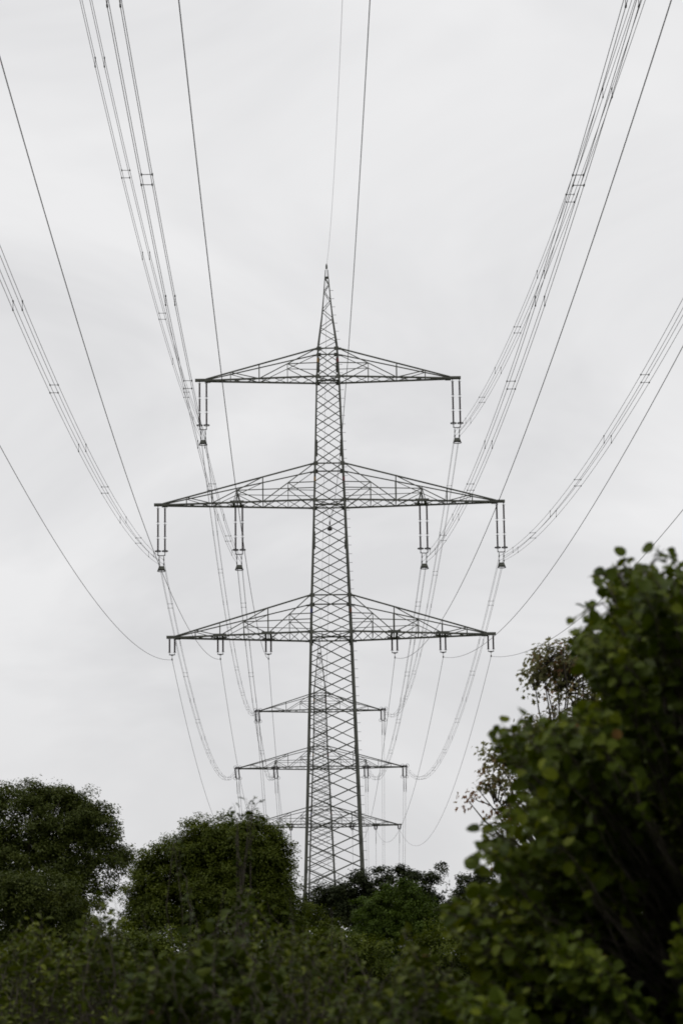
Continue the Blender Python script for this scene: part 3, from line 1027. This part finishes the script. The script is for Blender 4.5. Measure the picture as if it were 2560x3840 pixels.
# ------------------------------------------------------------------ shrubs of long leafy shoots in the foreground
def shoot_shrub(name, label, cat, group, base, shoots, matl, leaf, wid, shape, step, droop=0.35, stem_r=0.018, side=None, upn=0.6, tint0=0.42, tsd=0.2, per=1, nsd=0.48):
    """shoots: (origin, tip) pairs in world space; leaves sit in turn along each shoot"""
    rp = np.array(base)
    r = empty(name, base)
    tag(r, label, cat, group)
    sb = MB()
    P, Nn, Dd, S, T = [], [], [], [], []
    mains = [(Vector(o) - Vector(base), Vector(tip) - Vector(base)) for o, tip, rs in shoots if rs > 0.01] or [(Vector((0, 0, 0)), Vector((0, 0, 1.0)))]
    for (o, tip, rs) in shoots:
        o, tip = Vector(o) - Vector(base), Vector(tip) - Vector(base)
        pts = curve(o, tip, 0.05, 6, 0.03) if rs < 0.01 else curve(o, tip, 0.0, 6, 0.0)
        L = (tip - o).length
        pts[0] = o
        sb.tube(pts, np.linspace(rs, rs * 0.25, 6), 5)
        if rs < 0.01:                       # the branch that carries this shoot
            bo, bt = min(mains, key=lambda m_: (m_[0].lerp(m_[1], 0.7) - o).length)
            f = min(0.95, max(0.1, (o.z - bo.z) / max(0.3, bt.z - bo.z) * 0.75))
            sb.tube(curve(bo.lerp(bt, f), o, 0.04, 4, 0.03), np.linspace(min(rs, 0.0045), min(rs, 0.003), 4), 4)
        n = max(3, int(L / step))
        ax = np.array((tip - o).normalized())
        th = rng.random() * 6.28
        ct = rng.normal(0, tsd)
        x = np.cross(ax, (0.3, 0.2, 1.0))
        x /= np.linalg.norm(x)
        y = np.cross(ax, x)
        for i in range(n):
            t = 0.12 + 0.88 * (i + rng.random() * 0.5) / n
            k = min(int(t * 5), 4)
            p = pts[k].lerp(pts[k + 1], t * 5 - k)
            for j in range(per):
                th += 2.6 + rng.normal() * 0.4
                d = x * math.cos(th) + y * math.sin(th) + ax * (0.35 + 0.4 * t) + np.array((0, 0, -droop * rng.random()))
                nn = np.array((0, 0, upn)) + ax * 0.3 + rng.normal(size=3) * nsd + np.array((0, -0.2, 0))
                P.append(np.array(p) + d / np.linalg.norm(d) * leaf * 0.22)
                Nn.append(nn)
                Dd.append(d)
                S.append(leaf * (0.62 + 0.6 * rng.random()) * (1.0 if t < 0.85 else 0.75))
                T.append(tint0 - 0.12 + 0.3 * t * t + ct + rng.normal(0, 0.14))   # young leaves at the tips are paler
    sb.build('stems', M['bark'], r, True)
    leaves('foliage', np.array(P), np.array(Nn), np.array(Dd), np.array(S), wid, np.where(rng.random(len(T)) < 0.0022, 1.0, np.clip(np.array(T), 0, 0.95)), shape, matl, r)
    return r

def rand_in_poly(px, n):
    px = np.array(px, float)
    lo, hi = px.min(0), px.max(0)
    out_ = []
    while len(out_) < n:
        q = lo + (hi - lo) * rng.random((4 * n, 2))
        ins = np.zeros(len(q), bool)
        j = len(px) - 1
        for i in range(len(px)):
            xi, yi = px[i]
            xj, yj = px[j]
            c = ((yi > q[:, 1]) != (yj > q[:, 1])) & (q[:, 0] < (xj - xi) * (q[:, 1] - yi) / (yj - yi + 1e-9) + xi)
            ins ^= c
            j = i
        out_ += list(q[ins])
    return np.array(out_[:n])

HAZEL_SEED = 3
def hazel():
    """the big shrub on the right: shoots fan out of several stems, their tips filling a tall cone"""
    reseed('hazel', HAZEL_SEED)
    D0 = 16.2
    base = Vector((2.35, D0, ground(2.35, D0)))
    outline = [(2560, 2040), (2490, 2035), (2430, 2085), (2320, 2095), (2255, 2110), (2240, 2160), (2300, 2215), (2290, 2270), (2180, 2280), (2165, 2330),
               (2150, 2390), (2190, 2430), (2260, 2470), (2240, 2580), (2200, 2640), (2050, 2690), (1930, 2700), (1860, 2740), (1870, 2790), (1980, 2830), (2010, 2920), (1940, 2990), (1850, 3050), (1810, 3110),
               (1830, 3180), (1910, 3230), (1850, 3300), (1740, 3340), (1640, 3410), (1660, 3460), (1790, 3520), (1760, 3600), (1670, 3680), (1610, 3840), (1590, 4300),
               (3500, 4300), (3500, 2500), (3000, 2080), (2700, 2000)]
    shoots = []
    stems = []
    for k in range(9):
        tp = base + Vector((rng.normal() * 0.75, rng.normal() * 0.5, 3.0 + 1.4 * rng.random()))
        stems.append((base + Vector((rng.normal() * 0.04, rng.normal() * 0.04, -0.1)), tp))
    tips = []
    for q in rand_in_poly(outline, 340):
        dd = np.clip(rng.normal() * 0.8, -1.5, 1.5)
        for k in range(int(7 + rng.integers(9))):
            tips.append((q[0] + 8 + rng.normal() * 34, q[1] + 8 + rng.normal() * 28, dd + rng.normal() * 0.12))
    tips += [(q[0], q[1], None) for q in rand_in_poly(outline, 550)]
    for i in range(30):                                   # ragged outer sprays
        (x0, y0), (x1, y1) = outline[3 + i], outline[4 + i]
        for k in range(max(2, int(math.hypot(x1 - x0, y1 - y0) / 16))):
            t = rng.random()
            tips.append((x0 + (x1 - x0) * t + rng.normal() * 13 + 12, y0 + (y1 - y0) * t + rng.normal() * 13, None))
    for q in tips:
        D = D0 + (q[2] if q[2] is not None else abs(rng.normal()) * 0.9)
        tip = at(q[0], q[1] + 14, D)
        # each shoot springs from the inside of the shrub, lower down
        inn = Vector((base.x + (tip.x - base.x) * 0.45, base.y + (tip.y - base.y) * 0.35, base.z + (tip.z - base.z) * 0.72))
        d = (tip - inn)
        L = min(d.length, 0.42 + 0.35 * rng.random())
        shoots.append((tip - d.normalized() * L, tip, 0.006))
    for o, tp in stems:
        shoots.append((o + Vector((0, 0.35, 0)), tp + Vector((0, 0.7, 0)), 0.016))
    # long shoots whose single leaves stand out of the outline
    for o, tp in (((2280, 2160), (2205, 2165)), ((2330, 2180), (2345, 2085)), ((2440, 2140), (2470, 2045)), ((2260, 2260), (2140, 2330)),
                  ((2300, 2420), (2135, 2370)), ((2000, 2760), (1845, 2760)), ((1900, 2850), (1835, 2740)), ((1880, 3140), (1785, 3115)), ((1900, 3200), (1790, 3190)),
                  ((1800, 3480), (1620, 3410)), ((2420, 2150), (2490, 2060))):
        shoots.append((at(*o, D0), at(*tp, D0 - 0.1), 0.006))
    return shoot_shrub('hazel_bush', 'tall big-leaved hazel bush filling the right side, nearest to the viewer', 'bush', None, base, shoots, M['leaf_hazel'],
                       0.068, 0.9, 'round', 0.044, droop=0.55, tsd=0.15, nsd=0.58)
hazel()

def shrub(label, D0, base_px, outline, n, leaf, wid, Lmin, Lvar, extra=(), matl='leaf_shrub', tint0=0.4, spread=1.3, step=0.04, lean=(0.0, 0.0), group='shrubs along the bottom', shape='oval'):
    reseed(label)
    bx = at(base_px, 3840, D0)
    base = Vector((bx.x, D0, ground(bx.x, D0)))
    shoots = []
    for k in range(7):
        tp = at(outline[k * 3 % len(outline)][0], 3900, D0 + rng.normal() * spread * 0.5)
        shoots.append((base + Vector((0, 0, -0.1)), tp, 0.011))
    heads = rand_in_poly(outline, max(6, n // 11))
    hd = rng.normal(size=len(heads)) * spread
    for i_, q0 in enumerate(rand_in_poly(outline, n)):
        j_ = int(rng.integers(len(heads)))
        q = heads[j_] + rng.normal(size=2) * (30, 34) if i_ % 6 else q0
        D = D0 + np.clip(hd[j_] + rng.normal() * 0.12, -2 * spread, 2 * spread)
        tip = at(q[0], q[1], D)
        L = Lmin + Lvar * rng.random()
        dirv = Vector((rng.normal() * 0.5 + lean[0], rng.normal() * 0.5, 0.9 + 0.4 * rng.random()))
        shoots.append((tip - dirv.normalized() * L, tip, 0.0045))
    for o, tp, rs in extra:
        shoots.append((at(*o, D0), at(*tp, D0), rs))
    return shoot_shrub('shrub', label, 'bush', group, base, shoots, M[matl], leaf, wid, shape, step, droop=0.55, tint0=tint0, tsd=0.14)

shrub('pale green shrub in the bottom left corner', 27, 240,
      [(-60, 3580), (20, 3540), (60, 3470), (110, 3420), (160, 3425), (230, 3500), (290, 3560), (320, 3420), (380, 3350), (420, 3420), (450, 3520), (500, 3600), (520, 3900), (-60, 3900)],
      380, 0.085, 0.5, 0.3, 0.3, tint0=0.58)
shrub('upright shoots with a few reddish leaves in the gap between the two left trees', 25, 400,
      [(330, 3420), (390, 3340), (430, 3330), (470, 3420), (500, 3480), (470, 3600), (340, 3620)],
      46, 0.075, 0.6, 0.3, 0.35, extra=[((400, 3800), (402, 3300), 0.006), ((430, 3800), (370, 3380), 0.006), ((440, 3800), (455, 3400), 0.005)], tint0=0.45)
shrub('leafy shrub at the bottom, below the broad green tree', 19, 720,
      [(480, 3640), (520, 3500), (580, 3560), (640, 3520), (690, 3390), (740, 3500), (800, 3540), (850, 3390), (890, 3480), (960, 3620), (960, 3900), (470, 3900)],
      250, 0.085, 0.62, 0.25, 0.3, extra=[((700, 3760), (715, 3330), 0.005), ((800, 3760), (840, 3340), 0.005), ((620, 3800), (530, 3420), 0.005)], tint0=0.32)
shrub('leafy shrub at the bottom with tall upright shoots, below the pylon', 22, 1130,
      [(900, 3640), (940, 3450), (980, 3440), (1030, 3590), (1090, 3420), (1120, 3460), (1160, 3620), (1230, 3430), (1260, 3440), (1290, 3620), (1340, 3700), (1360, 3900), (900, 3900)],
      380, 0.07, 0.5, 0.22, 0.28, extra=[((1240, 3760), (1240, 3400), 0.005), ((1090, 3760), (1085, 3370), 0.005), ((960, 3800), (955, 3400), 0.005)], tint0=0.5)
shrub('low shrub with yellowish leaves at the bottom, beside the hazel', 18, 1480,
      [(1300, 3740), (1350, 3620), (1390, 3610), (1440, 3720), (1500, 3570), (1560, 3540), (1640, 3560), (1700, 3700), (1720, 3900), (1300, 3900)],
      260, 0.072, 0.6, 0.2, 0.25, extra=[((1520, 3780), (1515, 3480), 0.005)], tint0=0.46)
shrub('thin sapling whose leafy tips stand above the broad green tree', 30, 900,
      [(880, 3300), (960, 3300), (980, 3420), (860, 3420)],
      14, 0.085, 0.5, 0.3, 0.3,
      extra=[((900, 3900), (905, 3300), 0.008), ((905, 3320), (945, 3060), 0.007), ((940, 3110), (955, 2985), 0.006), ((905, 3300), (880, 3060), 0.006), ((892, 3100), (872, 3010), 0.004), ((940, 3160), (975, 3040), 0.005),
             ((935, 3050), (920, 2990), 0.004), ((950, 3030), (985, 2995), 0.004), ((890, 3080), (855, 3055), 0.004), ((890, 3080), (915, 3040), 0.004)],
      tint0=0.3, group=None, step=0.042)
shrub('thin shoot standing at the upper left edge of the broad green tree', 30, 740,
      [(700, 3560), (800, 3560), (800, 3680), (700, 3680)],
      14, 0.08, 0.5, 0.3, 0.3,
      extra=[((745, 3900), (740, 3450), 0.007), ((740, 3460), (650, 3140), 0.006), ((655, 3180), (625, 3190), 0.004), ((652, 3160), (672, 3150), 0.004)],
      tint0=0.3, group=None, step=0.05)
